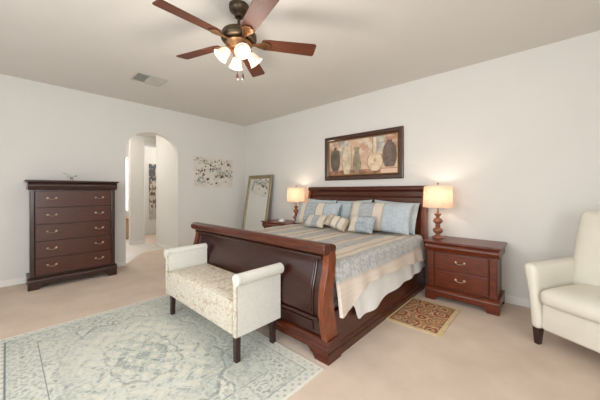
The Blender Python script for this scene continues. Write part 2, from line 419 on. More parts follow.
# ------------------------------------------------------------------ ceiling fan
FX, FY = -1.872, 1.294; FZ = 2.474
t = thing('ceiling_fan', 'bronze ceiling fan with five brown wooden blades and four lit glass shades', 'ceiling fan', (FX, FY, H))
bm = B(); lathe(bm, [(.022, -.10), (.034, -.095), (.038, -.075), (.055, -.062), (.074, -.045), (.080, -.022), (.080, -.001)], 40, (FX, FY, H)); finish('canopy', bm, 'bronze', t)
bm = B(); lathe(bm, [(.013, -.15), (.013, -.09)], 16, (FX, FY, H)); finish('downrod', bm, 'bronze', t)
bm = B(); lathe(bm, [(.05, .008), (.10, .012), (.134, .022), (.144, .036), (.144, .066), (.134, .084), (.10, .100), (.05, .112), (.028, .128), (.02, .15)], 48, (FX, FY, FZ-.015)); finish('motor_housing', bm, 'bronze', t)
bm = B(); lathe(bm, [(.03, -.05), (.075, -.045), (.1, -.02), (.11, .0), (.09, .024), (.04, .026)], 40, (FX, FY, FZ-.02)); finish('flywheel', bm, 'antique', t)
ph0 = 4.7227
for k in range(5):
    a = ph0-R(72)*k
    mt = Matrix.Translation((FX, FY, FZ)) @ Matrix.Rotation(a, 4, 'Z')
    bm = B()   # bracket
    prism(bm, [(.085, -.020), (.13, -.012), (.175, -.03), (.215, -.045), (.25, -.03), (.262, 0), (.25, .03), (.215, .045), (.175, .03), (.13, .012), (.085, .020)], -.004, .004, 'z', .001)
    for sx, sy in ((.2, -.024), (.2, .024), (.24, 0)): lathe(bm, [(.007, -.007), (.007, -.004)], 10, (sx, sy, 0))
    bm.transform(mt @ Matrix.Translation((0, 0, -.012)) @ Matrix.Rotation(R(-13), 4, 'X')); br = finish('blade_iron', bm, 'antique', t)
    bm = B(); r0, r1 = .185, .645
    out = []
    for i in range(9): th = PI/2*i/8; out.append((r1-.022+.022*math.sin(th), -.070+.022-.022*math.cos(th)))
    out = [(r0+.01, -.050), (r0+.05, -.058)]+out
    full = out+[(x, -y) for x, y in out[::-1]]+[(r0, .036), (r0, -.036)]
    prism(bm, full, -.0035, .0035, 'z', .0015)
    bm.transform(mt @ Matrix.Rotation(R(-13), 4, 'X'))
    o = finish('blade', bm, 'blade', t)
    # grain follows the blade: rotate mesh into own frame
    mw = Matrix.Translation(Vector((0, 0, FZ-H))) @ Matrix.Rotation(a, 4, 'Z')
    o.data.transform(mw.inverted()); o.matrix_basis = mw
bm = B(); lathe(bm, [(.010, -.135), (.020, -.130), (.024, -.118), (.045, -.105), (.058, -.085), (.058, -.07), (.04, -.058), (.034, -.045)], 36, (FX, FY, FZ)); finish('light_fitter', bm, 'antique', t)
for k in range(4):
    a = R(-24)+k*PI/2
    mt = Matrix.Translation((FX, FY, FZ-.062)) @ Matrix.Rotation(a, 4, 'Z')
    bm = B(); tube(bm, [(.05, 0, 0), (.075, 0, .008), (.092, 0, -.005), (.1, 0, -.022)], .009); lathe(bm, [(.012, .01), (.027, .004), (.03, -.02)], 20, (0, 0, 0))
    # socket cup tilted
    bm.free(); bm = B(); tube(bm, [(.05, 0, 0), (.062, 0, .006), (.074, 0, -.002)], .009)
    s = B(); lathe(s, [(.014, .012), (.029, .006), (.031, -.018)], 24); s.transform(Matrix.Translation((.078, 0, -.005)) @ Matrix.Rotation(R(-42), 4, 'Y')); merge(bm, s)
    bm.transform(mt); arm = finish('lamp_arm', bm, 'antique', t)
    s = B(); prof = [(.026, -.016), (.033, -.03), (.040, -.05), (.045, -.075), (.055, -.10), (.062, -.108)]
    inner = [(r-.003, z) for r, z in prof[::-1]]
    lathe(s, prof+inner, 32, cap=False)
    s.transform(mt @ Matrix.Translation((.078, 0, -.005)) @ Matrix.Rotation(R(-42), 4, 'Y')); sh = finish('glass_shade', s, 'fan_glass', t, 60)
    s = B(); lathe(s, [(.004, -.084), (.016, -.078), (.022, -.062), (.018, -.042), (.010, -.02)], 20)
    s.transform(mt @ Matrix.Translation((.078, 0, -.005)) @ Matrix.Rotation(R(-42), 4, 'Y')); finish('bulb', s, 'fan_bulb', t, 60)
for dx in (-.012, .032):
    bm = B(); q = Vector((math.cos(R(42.6)), math.sin(R(42.6)), 0))*dx+Vector((FX, FY, 0))
    z1 = FZ-.160; lathe(bm, [(.0012, -.095), (.0012, .012)], 8, (q.x, q.y, z1)); lathe(bm, [(.003, -.150), (.010, -.143), (.010, -.118), (.003, -.093)], 12, (q.x, q.y, z1)); finish('pull_chain', bm, 'black', t)

# ------------------------------------------------------------------ area rug
RX0, RX1, RY0, RY1 = -3.36, -1.15, -.10, 1.50
def rug_col(v):
    x, y = v.co.x, v.co.y
    u = (x-(RX0+RX1)/2); w = (y-(RY0+RY1)/2)
    dx = min(x-RX0, RX1-x); dy = min(y-RY0, RY1-y); d = min(dx, dy)
    cream = (218,215,203); pale = (204,207,198); grey = (164,170,164); slate = (134,142,140); green = (184,190,176)
    g = nz(x, y, 0, 3); g2 = nz(x, y, 5, 17); g3 = nz(x, y, 9, 45); g4 = nz(x, y, 21, 85)
    au, aw = abs(u), abs(w)
    if d < .02: return mixc(cream, (232,228,216), .5+g3)
    worn = 0 if y < RY0+.3 and dy < dx+.03 else .62+.5*g2
    if .086 < d < .097: return mixc(mixc((112,122,124), slate, .4+g2), pale, worn)
    if .268 < d < .278: return mixc(mixc((112,122,124), slate, .5+g2), pale, worn)
    def motif(a, b_, r0):      # small rosette around the nearest lattice point
        r = math.hypot(a, b_); th = math.atan2(b_, a)
        return r/(r0*(1+.22*math.cos(6*th)))
    col = mixc(cream, pale, .45+g*1.4)
    if d < .086:
        col = mixc(pale, cream, .4+g2)
        if math.sin(x*95)*math.sin(y*95) > .45: col = mixc(grey, slate, .3+g3)
    elif d < .268:
        col = mixc(pale, green, .35+g2)
        s_ = (x if dy < dx else y); k = s_/.165; q = (k % 1-.5)*.165; e = d-.182
        m_ = motif(q, e, .058)
        if m_ < .35: col = mixc(slate, grey, .4+g2)
        elif m_ < .55: col = cream
        elif m_ < .85: col = mixc(grey, pale, .25+g2*1.6)
        elif m_ < 1.0: col = mixc(slate, pale, .35+g3)
        elif math.sin(s_*75+2*math.sin(d*60))*math.sin(d*80) > .35: col = mixc(grey, slate, .2+g3)
        if abs(d-.112) < .004 or abs(d-.252) < .004: col = mixc(grey, pale, .2)
    else:
        k = .115; iu, iw = round(au/k), round(aw/k)
        rnd = random.Random(iu*31+iw*17); ox, oy = rnd.uniform(-.03, .03), rnd.uniform(-.03, .03)
        m_ = motif(au-iu*k-ox, aw-iw*k-oy, rnd.uniform(.016, .036))
        if m_ < .4: col = mixc(grey, pale, .3)
        elif m_ < .7: col = mixc(cream, (214,204,184), .5)
        elif m_ < 1: col = mixc(slate, grey, rnd.random()+g2)
        s1 = math.sin(au*34+2.4*math.sin(aw*21))+math.sin(aw*38+2.2*math.sin(au*23))
        if abs(s1) < .13: col = mixc(slate, pale, .35+g2)
        if s1 > 1.5: col = mixc(grey, green, .4+g2)
        th = math.atan2(w*1.3, u); rr = math.hypot(u/.80, w/.50)
        lob = rr*(1+.05*math.cos(12*th)+.05*math.cos(4*th))
        if lob < 1:
            col = mixc(pale, green, .5+g)
            s2 = math.sin(au*44+2*math.sin(aw*33+1))+math.sin(aw*47+2*math.sin(au*29))
            if abs(s2) < .22: col = mixc(grey, pale, .1+g2)
            if s2 > 1.1: col = mixc(slate, grey, .5+g2)
            if s2 < -1.2: col = mixc(cream, (206,198,172), .4+g2)
            if lob < .45 and m_ < 1: col = mixc(slate, pale, .3)
            if .42 < lob < .455: col = mixc(slate, grey, .4)
            if lob > .78: col = mixc(col, grey, .45)
        if .96 < lob < 1.0: col = mixc(slate, grey, .2+g2)
        cr = math.hypot((.86-au)/.50, (.56-aw)/.32)*(1+.06*math.cos(10*math.atan2(.56-aw, .86-au)))
        if cr < .9: col = mixc(col, green if math.sin(cr*22) > 0 else grey, .55)
        if .9 < cr < .95: col = mixc(slate, grey, .4)
    wear = .30+.55*nz(x, y, 13, 2.2)+.9*max(-.3, g3)+.5*g4
    return mixc(col, (213,212,201), max(.12, min(.85, wear+.12)))
rug_c = Vector((0, 0, 0))
bm = sheetgrid((RX0, RY0, .001), (RX1-RX0, 0, 0), (0, RY1-RY0, 0), 420, 305, (0,0,1), .009)
solo('area_rug', bm, 'rug', 'large faded grey and cream medallion rug under the upholstered bench', 'rug', colf=rug_col)
# small patterned mat
def mat_col(v):
    x, y = v.co.x, v.co.y
    u, w = (x+1.18)/.50, (y-2.50)/.72
    d = min(u, 1-u, (w)*1.4, (1-w)*1.4)
    if d < .07: return mixc((208,184,140), (222,200,160), .5+nz(x, y, 0, 30))
    if d < .085: return (120,72,50)
    a, b_ = u*3.2, w*4.2; cu, cw = math.floor(a), math.floor(b_)
    rnd = random.Random(cu*13+cw*7); ox, oy = rnd.uniform(.3, .7), rnd.uniform(.3, .7)
    r = math.hypot(a-cu-ox, b_-cw-oy)+.12*nz(x, y, 0, 22)
    cols = [(150,82,66), (214,184,138), (134,122,86), (204,140,106), (104,96,72), (216,176,140), (128,72,62)]
    return mixc(cols[int(r*11+cu*2+cw*3) % 7], (196,150,110), .22+.3*nz(x, y, 3, 40))
bm = sheetgrid((-1.165, 2.50, .001), (.49, 0, 0), (0, .72, 0), 90, 130, (0,0,1), .008)
o = solo('patterned_mat', bm, 'mat', 'small tan and red floral mat on the carpet beside the bed', 'rug', colf=mat_col)

# ------------------------------------------------------------------ case furniture
def bail(bm, c, half, out, drop, axis):
    """bail pull: c centre on the face; axis 'x' or 'y' is the width direction; out is the outward vector"""
    wv = Vector((1,0,0)) if axis == 'x' else Vector((0,1,0)); c = Vector(c); out = Vector(out)
    for s in (-1, 1):
        p = c+wv*half*s
        t_ = B(); lathe(t_, [(.004, .014), (.006, .010), (.005, .005), (.013, .003), (.014, 0)][::-1], 14)
        q = Vector((0,0,1)).rotation_difference(out).to_matrix().to_4x4(); t_.transform(Matrix.Translation(p) @ q); merge(bm, t_)
    pts = []
    for i in range(13):
        a = i/12; s = -1+2*a
        pts.append(c+out*.014+wv*half*s+Vector((0,0,-drop*(1-abs(s)**3.0)+.004)))
    tube(bm, pts, .0038, 8)
def bracket_pts(a0, a1, zt, foot, depth=.055):
    """outline of a base board with bracket feet, in (a,z)"""
    pts = [(a0, 0), (a0+foot*.75, 0)]
    pts += [(a0+foot*.75+foot*.1*math.sin(k/6*PI*.5), depth*.6*k/6) for k in range(1, 7)]
    pts += [(a0+foot*1.0, depth*.85), (a0+foot*1.3, depth)]
    r = [(a1-(p[0]-a0), p[1]) for p in pts][::-1]
    return pts+r+[(a1, zt), (a0, zt)]
def case(root, W_, D, Hh, ndraw, mats, zbase, ztop, handles, frame_w=.06):
    """local frame: front faces -Y at y=0; x 0..W_; y 0..D; overall height Hh"""
    face, frm = mats
    ov = .035
    # plinth with bracket feet
    bm = B()
    prism(bm, bracket_pts(-.01, W_+.01, zbase*.62, .13, zbase*.36), -.012, .014, 'y', .002)
    for x in (-.012, W_-.012): 
        prism(bm, bracket_pts(-.01, D, zbase*.62, .10, zbase*.36), x, x+.024, 'x', .002)
    prism(bm, smoothcurve([(-.014, zbase*.62), (-.016, zbase*.72), (-.004, zbase*.84), (.012, zbase*.92), (.014, zbase), (.10, zbase)], 4)+[(.10, zbase*.62)], -.014, W_+.014, 'x')
    box(bm, -.012, W_+.012, .02, D, zbase*.62, zbase*.9, .004)
    finish('plinth', bm, frm, root)
    bm = B(); box(bm, .018, W_-.018, .028, D, zbase*.9, ztop+.01, .003); finish('carcass', bm, frm, root)
    # rounded corner pilasters
    for x in (.008, W_-.008-frame_w*.8):
        bm = B(); box(bm, x, x+frame_w*.8, .008, .05, zbase, ztop, .012, 4); box(bm, x-.002, x+frame_w*.8+.002, .004, .05, zbase, zbase+.02, .003); box(bm, x-.002, x+frame_w*.8+.002, .004, .05, ztop-.02, ztop, .003); finish('pilaster', bm, frm, root)
    # frieze: rounded ogee that swells outward beneath the top
    fz = Hh-.028
    bm = B(); 
    pr = smoothcurve([(.02, ztop), (-.004, ztop+.003), (-.016, ztop+(fz-ztop)*.25), (-.030, ztop+(fz-ztop)*.55), (-.020, ztop+(fz-ztop)*.85), (-.006, fz)], 5)
    prism(bm, pr+[(.05, fz), (.05, ztop)], -.012, W_+.012, 'x', .006)
    box(bm, -.012, W_+.012, .05, D, ztop, fz, .006)
    finish('frieze', bm, frm, root)
    bm = B(); box(bm, -ov, W_+ov, -ov-.005, D+.0, fz+.010, Hh, .007, 3); box(bm, -ov*.6, W_+ov*.6, -ov*.6, D, fz, fz+.012, .004); finish('top', bm, frm, root)
    z0, z1 = zbase+.012, ztop-.012; dh = (z1-z0)/ndraw
    for k in range(ndraw):
        bm = B(); a, b_ = z0+k*dh+.004, z0+(k+1)*dh-.004
        box(bm, frame_w, W_-frame_w, .012, .03, a, b_, .006, 2); d = finish('drawer', bm, face, root)
        for hx in handles:
            bm = B(); bail(bm, (hx, .012, (a+b_)/2+.012), .042, (0,-1,0), .02, 'x'); finish('handle', bm, 'pull', d)
# tall chest on left wall: front faces +X -> rotate local (-Y) to +X : rotation +90 deg
t = thing('chest_of_drawers', 'tall dark mahogany chest with five drawers against the wall left of the arch', 'dresser', (-4.765, .19, 0), (0, 0, R(90)), local=True)
M['chest_x'] = wood('chest_mahogany_local', (58,26,15), (92,45,28), (1,9,9), .36, .25)
M['chest_frame'] = wood('chest_frame_mahogany', (36,17,12), (64,32,22), (2,9,3), .34, .4)
case(t, .92, .44, 1.39, 5, ('chest_x', 'chest_frame'), .155, 1.265, (.92*.235, .92*.785))
# pale ornament on the chest: a short glass with silvery sprigs
t = thing('sprig_ornament', 'small clear glass ornament with pale sprigs on top of the tall chest', 'ornament', (-4.93, .62, 1.392), local=True)
bm = B(); lathe(bm, [(.016, 0), (.022, .004), (.02, .03), (.014, .045), (.017, .055)], 20); finish('glass', bm, 'glass', t)
bm = B()
for k in range(9):
    a = k*2.4; l = .05+.02*(k % 3); tip = Vector((math.cos(a)*l*.9, math.sin(a)*l, .05+.05*((k*7) % 5)/4))
    tube(bm, [(0, 0, .02), (tip.x*.3, tip.y*.3, .06), tuple(tip)], .0015, 6)
    s = B(); bmesh.ops.create_uvsphere(s, u_segments=10, v_segments=6, radius=1); s.transform(Matrix.Translation(tip) @ Matrix.Rotation(a, 4, 'Z') @ Matrix.Diagonal((.018, .009, .004, 1))); merge(bm, s)
finish('sprig', bm, 'leaf', t)
# nightstands
for (x, lab) in ((-1.05, 'mahogany two drawer nightstand to the right of the bed near the armchair'), (-4.02, 'mahogany nightstand to the left of the bed beside the leaning mirror, mostly hidden')):
    t = thing('nightstand', lab, 'nightstand', (x, 3.335, 0), group='matching nightstands beside the bed', local=True)
    case(t, .68, .445, .68, 2, ('ns_x', 'ns_x'), .15, .56, (.34,), .085)
# lamps
def table_lamp(x, y, z, lab):
    t = thing('table_lamp', lab, 'lamp', (x, y, z), group='lit bedside table lamps', local=True)
    bm = B(); prof = [(.058, 0), (.062, .006), (.06, .018), (.045, .026), (.030, .036), (.024, .046), (.034, .056), (.046, .07), (.056, .09), (.052, .108), (.034, .124), (.022, .134), (.030, .144), (.03, .152), (.022, .162), (.034, .178), (.050, .195), (.053, .212), (.042, .23), (.024, .246), (.018, .256), (.03, .27), (.040, .285), (.040, .292), (.022, .300), (.012, .31), (.01, .33)]
    lathe(bm, smoothcurve(prof, 3), 36); finish('base', bm, 'turned', t)
    bm = B(); lathe(bm, [(.008, .31), (.008, .40)], 12); finish('socket', bm, 'antique', t)
    bm = B(); lathe(bm, [(.164, .372), (.166, .374), (.154, .630), (.152, .628), (.152, .628)][:4]+[(.163, .374)], 48, cap=False); finish('lamp_shade', bm, 'shade', t, 60)
    bm = B(); lathe(bm, [(.006, .40), (.022, .42), (.029, .455), (.02, .49), (.005, .50)], 20); finish('bulb', bm, 'bulb', t, 60)
    bm = B(); lathe(bm, [(.003, .49), (.003, .64), (.010, .648), (.010, .66), (.004, .672)], 12)
    for k in range(3):
        a = k*2*PI/3; tube(bm, [(0, 0, .622), (math.cos(a)*.153, math.sin(a)*.153, .622)], .0018, 6)
    finish('finial', bm, 'antique', t)
    l = bpy.data.lights.new('lamp_light', 'POINT'); l.energy = 3.2; l.color = (1, .87, .73); l.shadow_soft_size = .03
    o = bpy.data.objects.new('lamp_light', l); C.objects.link(o); o.parent = t; o.location = (0, 0, .53)
table_lamp(-.985, 3.54, .681, 'lit lamp with turned wooden base and drum shade on the right nightstand')
table_lamp(-3.37, 3.56, .681, 'lit lamp with turned wooden base and drum shade on the left nightstand by the mirror')
# white dish-like clock on the left nightstand
t = thing('alarm_clock', 'small rounded white alarm clock on the left nightstand in front of the lamp', 'clock', (-3.61, 3.43, .681), local=True)
bm = B(); lathe(bm, smoothcurve([(.045, 0), (.06, .012), (.056, .034), (.035, .05), (.004, .055)], 4), 28); finish('body', bm, 'white', t, 60)
bm = B(); lathe(bm, [(.012, .052), (.014, .058), (.010, .062)], 16); finish('button', bm, 'vent', t)

# ------------------------------------------------------------------ leaning mirror
mw, mh = .80, 1.61
tilt = math.atan2(.26, 1.59)
t = thing('leaning_mirror', 'tall full length mirror in a champagne gold frame leaning in the corner', 'mirror', (-5.02, 3.505, 0), (-tilt, 0, 0), local=True)
t['_m'] = 1
bm = B(); frame_ring(bm, 0, mw, 0, mh, .075, .0, 0, [(0, .022), (.015, .034), (.05, .030), (.068, .014), (.075, .012)])
finish('frame', bm, 'frame_gold', t, 20)
bm = B(); box(bm, .07, mw-.07, -.011, -.004, .07, mh-.07, 0); finish('mirror_glass', bm, 'mirror', t)
bm = B(); box(bm, .01, mw-.01, -.003, .006, .01, mh-.01, 0); finish('backing', bm, 'frame_dark', t)
del t['_m']

# ------------------------------------------------------------------ sleigh bed
BX0, BX1 = -3.20, -1.17
bed = thing('sleigh_bed', 'king size mahogany sleigh bed with curved headboard and footboard', 'bed', ((BX0+BX1)/2, 2.6, 0))
ff = smoothcurve([(1.565, .15), (1.535, .28), (1.520, .40), (1.528, .53), (1.558, .64), (1.575, .72), (1.572, .80)], 6)
fb = smoothcurve([(1.70, .15), (1.672, .28), (1.648, .40), (1.640, .53), (1.662, .64), (1.676, .74), (1.662, .81)], 6)
def yoff(pts, d): return [(y+d, z) for y, z in pts]
# board between the posts
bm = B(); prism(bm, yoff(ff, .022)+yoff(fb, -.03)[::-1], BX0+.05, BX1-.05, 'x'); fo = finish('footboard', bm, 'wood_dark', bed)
# raised field and lower panel on the board
def field(zlo, zhi, x0, x1, d, curve, sgn=-1, th=.03):
    c = [p for p in curve if zlo <= p[1] <= zhi]
    b_ = B(); prism(b_, yoff(c, d)+yoff(c, d+th)[::-1], x0, x1, 'x', .007, 3); return b_
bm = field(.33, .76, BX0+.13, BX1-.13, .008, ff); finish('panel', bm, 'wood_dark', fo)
# moulding bead around the field
bm = B()
cz = [p for p in ff if .325 <= p[1] <= .77]
for x in (BX0+.118, BX1-.118): tube(bm, [(x, y+.018, z) for y, z in cz], .009, 8)
for p in (cz[0], cz[-1]): tube(bm, [(BX0+.118, p[0]+.018, p[1]), (BX1-.118, p[0]+.018, p[1])], .009, 8)
finish('moulding', bm, 'wood_dark', fo)
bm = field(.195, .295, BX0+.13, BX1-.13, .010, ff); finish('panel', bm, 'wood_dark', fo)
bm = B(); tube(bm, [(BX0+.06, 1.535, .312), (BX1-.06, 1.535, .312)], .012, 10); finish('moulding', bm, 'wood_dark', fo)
# top scroll rail
def circ(cy, cz_, r, n=20): return [(cy+r*math.cos(2*PI*k/n), cz_+r*math.sin(2*PI*k/n)) for k in range(n)]
bm = B(); prism(bm, circ(1.562, .825, .043), BX0-.012, BX1+.004, 'x', .012, 3)
prism(bm, [(1.55, .79), (1.67, .79), (1.682, .83), (1.66, .852), (1.60, .866), (1.56, .866)], BX0, BX1-.002, 'x', .006)
finish('top_rail', bm, 'wood_x', bed)
bm = B(); tube(bm, [(BX0+.05, 1.568, .762), (BX1-.05, 1.568, .762)], .016, 10); finish('moulding', bm, 'wood_dark', bed)
for x0 in (BX0, BX1-.055):
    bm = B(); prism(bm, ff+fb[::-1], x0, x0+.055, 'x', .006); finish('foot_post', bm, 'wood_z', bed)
# plinth under the footboard
bm = B()
prism(bm, smoothcurve([(1.560, .075), (1.545, .08), (1.545, .105), (1.556, .12), (1.556, .14), (1.566, .155), (1.58, .165)], 3)+[(1.70, .165), (1.72, .075)], BX0-.012, BX1+.012, 'x', .004)
finish('plinth', bm, 'wood_x', bed)
def foot_pts(x0, s):
    p = [(0, 0), (.13, 0), (.135, .02), (.15, .035), (.17, .042), (.185, .06), (.22, .075), (0, .075)]
    return [(x0+s*a, b_) for a, b_ in p]
for x0, s in ((BX0-.015, 1), (BX1+.015, -1)):
    bm = B(); prism(bm, foot_pts(x0, s), 1.555, 1.72, 'y', .004); finish('foot', bm, 'wood_x', bed)
# side rails
for x0, x1, s in ((BX0+.012, BX0+.052, -1), (BX1-.052, BX1-.012, 1)):
    bm = B(); box(bm, x0, x1, 1.66, 3.70, .07, .345, .006)
    xo = x1 if s > 0 else x0
    pts = [(xo-s*.03, .001), (xo+s*.016, .001), (xo+s*.018, .05), (xo+s*.008, .065), (xo+s*.010, .085), (xo, .10), (xo-s*.03, .10)]
    prism(bm, pts, 1.72, 3.70, 'y')
    finish('side_rail', bm, 'wood_y', bed)
# headboard
hf = smoothcurve([(3.66, .05), (3.655, .35), (3.66, .70), (3.668, .95), (3.690, 1.12), (3.715, 1.24), (3.722, 1.28)], 6)
hb = smoothcurve([(3.775, .05), (3.77, .4), (3.762, .8), (3.768, .95), (3.778, 1.12), (3.785, 1.24), (3.785, 1.28)], 6)
bm = B(); prism(bm, yoff(hf, .025)+yoff(hb, -.003)[::-1], BX0+.04, BX1-.04, 'x'); ho = finish('headboard', bm, 'wood_x', bed)
bm = field(.72, 1.13, BX0+.12, BX1-.12, .014, hf); finish('panel', bm, 'wood_x', ho)
bm = B(); tube(bm, [(BX0+.055, 3.712, 1.175), (BX1-.055, 3.712, 1.175)], .013, 10); finish('moulding', bm, 'wood_x', ho)
bm = B(); prism(bm, circ(3.742, 1.282, .040), BX0-.008, BX1+.004, 'x', .008, 3); finish('head_rail', bm, 'wood_x', bed)
for x0 in (BX0, BX1-.055):
    bm = B(); prism(bm, hf+hb[::-1], x0, x0+.055, 'x', .006); finish('head_post', bm, 'wood_z', bed)
for x0 in (BX0-.005, BX1-.065):
    bm = B(); box(bm, x0, x0+.07, 3.65, 3.78, 0, .055, .006); finish('foot', bm, 'wood_x', bed)

mt_ = thing('mattress', 'white mattress inside the sleigh bed, covered by the striped comforter', 'mattress', (-2.18, 2.65, .12))
bm = B(); box(bm, -3.11, -1.26, 1.76, 3.64, .36, .625, .06, 5); finish('mattress_body', bm, 'mattress', mt_, 60)
bm = B(); box(bm, -3.12, -1.25, 1.76, 3.64, .12, .355, .02); finish('box_spring', bm, 'mattress', mt_, 60)

# ------------------------------------------------------------------ comforter + sheet (draped surfaces)
BANDS = [(.00, (214,198,184)), (.17, (182,168,154)), (.185, (166,170,172)), (.40, (216,204,188)), (.47, (168,156,140)), (.50, (212,200,184)), (.60, (168,172,174)), (.74, (208,194,178)), (.80, (172,160,146)), (.86, (170,174,176)), (1.02, (216,204,188)), (1.12, (170,160,148)), (1.17, (208,196,180)), (1.26, (168,172,174)), (1.44, (214,202,186)), (1.52, (168,158,144)), (1.58, (210,198,182)), (1.68, (170,174,176)), (1.90, (214,202,186)), (2.0, (170,160,148)), (2.1, (168,172,174))]
def band(s):
    s = s % 2.2; c = BANDS[0][1]
    for a, q in BANDS:
        if s >= a: c = q
        else: break
    return c
def drape(x0, x1, y0, y1, ztop, dropR, dropL, out, ns, nt_, rad, fold, th, seed, topz=None):
    """cloth lying over a mattress and hanging down both long sides. returns bm and cloth coordinate dict"""
    bm = B(); info = {}
    wtop = x1-x0-2*rad
    def point(s, t_):   # s distance from right hem line measured at the top edge; negative goes down left
        y = y0+(y1-y0)*t_
        return y
    rows = []
    for j in range(nt_+1):
        t_ = j/nt_; y = y0+(y1-y0)*t_
        dR, dL = dropR(y), dropL(y)
        arc = rad*PI/2
        L = dR+arc+wtop+arc+dL
        row = []
        for i in range(ns+1):
            a = i/ns
            # non uniform: more rows on the right side
            s = a*L
            wob = fold*math.sin(y*17+1.3*math.sin(y*5+seed))*1.0
            if s < dR:
                k = (dR-s)/max(dR, 1e-3); x = x1+out*k**.7+wob*k*1.0; z = ztop-rad-(dR-s)
            elif s < dR+arc:
                th_ = (s-dR)/rad; x = x1-rad+rad*math.cos(th_); z = ztop-rad+rad*math.sin(th_)
            elif s < dR+arc+wtop:
                x = x1-rad-(s-dR-arc); z = ztop
            elif s < dR+2*arc+wtop:
                th_ = PI/2+(s-dR-arc-wtop)/rad; x = x0+rad+rad*math.cos(th_); z = ztop-rad+rad*math.sin(th_)
            else:
                k = (s-dR-2*arc-wtop); x = x0-out*(k/max(dL, 1e-3))**.7+wob*k; z = ztop-rad-k
            if s > dR:
                z += .010*nz(x, y, seed, 4)+.004*nz(x, y, seed, 14)
                if topz: z += topz(x, y)
            v = bm.verts.new((x, y, z)); info[len(rows)*(ns+1)+i] = (s-dR, y); row.append(v)
        rows.append(row)
    for j in range(nt_):
        for i in range(ns): bm.faces.new((rows[j][i], rows[j][i+1], rows[j+1][i+1], rows[j+1][i]))
    bm.verts.ensure_lookup_table(); bm.normal_update()
    for f_ in bm.faces:
        if abs(f_.normal.z) > .5:
            if f_.normal.z < 0: bmesh.ops.reverse_faces(bm, faces=bm.faces[:])
            break
    bm.normal_update()
    # thickness: duplicate inward
    n = len(bm.verts); cols = [info[k] for k in range(n)]
    inner = [[bm.verts.new(v.co-v.normal*th) for v in row] for row in rows]
    for j in range(nt_):
        for i in range(ns): bm.faces.new((inner[j][i], inner[j+1][i], inner[j+1][i+1], inner[j][i+1]))
    def strip(a, b_):
        for k in range(len(a)-1): bm.faces.new((a[k], a[k+1], b_[k+1], b_[k]))
    strip(rows[0], inner[0]); strip(rows[-1][::-1], inner[-1][::-1])
    strip([r[0] for r in rows][::-1], [r[0] for r in inner][::-1]); strip([r[-1] for r in rows], [r[-1] for r in inner])
    bmesh.ops.recalc_face_normals(bm, faces=bm.faces[:])
    cols = cols+cols
    return bm, cols
def interp(pts):
    def f(y):
        if y <= pts[0][0]: return pts[0][1]
        for (a, p), (b_, q) in zip(pts, pts[1:]):
            if y <= b_:
                t_ = (y-a)/(b_-a); t_ = t_*t_*(3-2*t_); return p+(q-p)*t_
        return pts[-1][1]
    return f
ZT = .690
hemR = interp([(1.69, ZT-.06-.31), (1.80, ZT-.06-.33), (1.98, ZT-.06-.43), (2.2, ZT-.06-.47), (2.8, ZT-.06-.455), (3.3, ZT-.06-.42), (3.5, ZT-.06-.39)])
hemL = interp([(1.7, .2), (3.6, .2)])
bm, info = drape(-3.215, -1.165, 1.682, 3.56, ZT, hemR, hemL, .045, 360, 230, .06, .012, .03, 2)
def comf_col(idx):
    s, y = info[idx]
    s2 = s+.25
    if s2 < 0: s2 = 0
    c = band(s2)
    if c[2] >= c[0]:   # damask on the blue grey bands
        d = math.sin(s*85+2*math.sin(y*38))*math.sin(y*80+2*math.sin(s*50))+.5*nz(s, y, 2, 30)
        if d > .2: c = mixc(c, (216,212,206), .5)
        elif d < -.55: c = mixc(c, (136,142,148), .4)
    else: c = mixc(c, (228,216,200), .22+.2*math.sin(s*160))
    return mixc(c, (222,212,200), .22)
def with_index(bm, fn):
    bm.verts.ensure_lookup_table(); bm.verts.index_update()
    lay = bm.verts.layers.float_color.new('Col')
    for v in bm.verts: v[lay] = (*lin(fn(v.index)), 1)
with_index(bm, comf_col)
o = finish('comforter', bm, 'stripe', angle=80); recenter(o); tag(o, 'striped blue grey and cream comforter spread over the sleigh bed', 'bedding')
shR = interp([(1.88, .30), (1.95, .43), (2.2, .44), (2.56, .385), (3.0, .375), (3.3, .36), (3.5, .34)])
bm, info = drape(-3.19, -1.20, 1.88, 3.585, .655, lambda y: shR(y)-.03, hemL, .055, 90, 90, .05, .010, .006, 9)
# outer hem widens below the comforter
o = finish('bed_sheet', bm, 'sheet', angle=80); recenter(o); tag(o, 'white sheet hanging below the comforter along the bed side', 'bedding')

# ------------------------------------------------------------------ pillows
def pillow(w, h, th, mat, colf=None, n=64, pinch=.06, crease=0, seed=0):
    """lies in local XZ, thickness along Y, base at z=0"""
    bm = B()
    def P(i, j, side):
        u, v = -1+2*i/n, -1+2*j/n
        e = max(0, (1-abs(u)**3.2)*(1-abs(v)**3.2))
        tt = th*.5*e**.55
        x = w/2*u*(1-pinch*(1-v*v)*abs(u)**2*0.6-0.0)*(1-pinch*.2)
        z = h/2+h/2*v*(1-pinch*(1-u*u)*abs(v)**2)
        y = side*tt*(1+.12*nz(u, v, seed, 2.2))+.008*nz(u*2, v*2, seed+3, 1.5)
        y -= .0
        return (x, y, z)
    g = {}
    for side in (-1, 1):
        for j in range(n+1):
            for i in range(n+1):
                if side == 1 and (i in (0, n) or j in (0, n)): g[side, i, j] = g[-1, i, j]; continue
                g[side, i, j] = bm.verts.new(P(i, j, side))
        for j in range(n):
            for i in range(n):
                q = [g[side, i, j], g[side, i+1, j], g[side, i+1, j+1], g[side, i, j+1]]
                bm.faces.new(q if side == -1 else q[::-1])
    bmesh.ops.recalc_face_normals(bm, faces=bm.faces[:])
    return bm
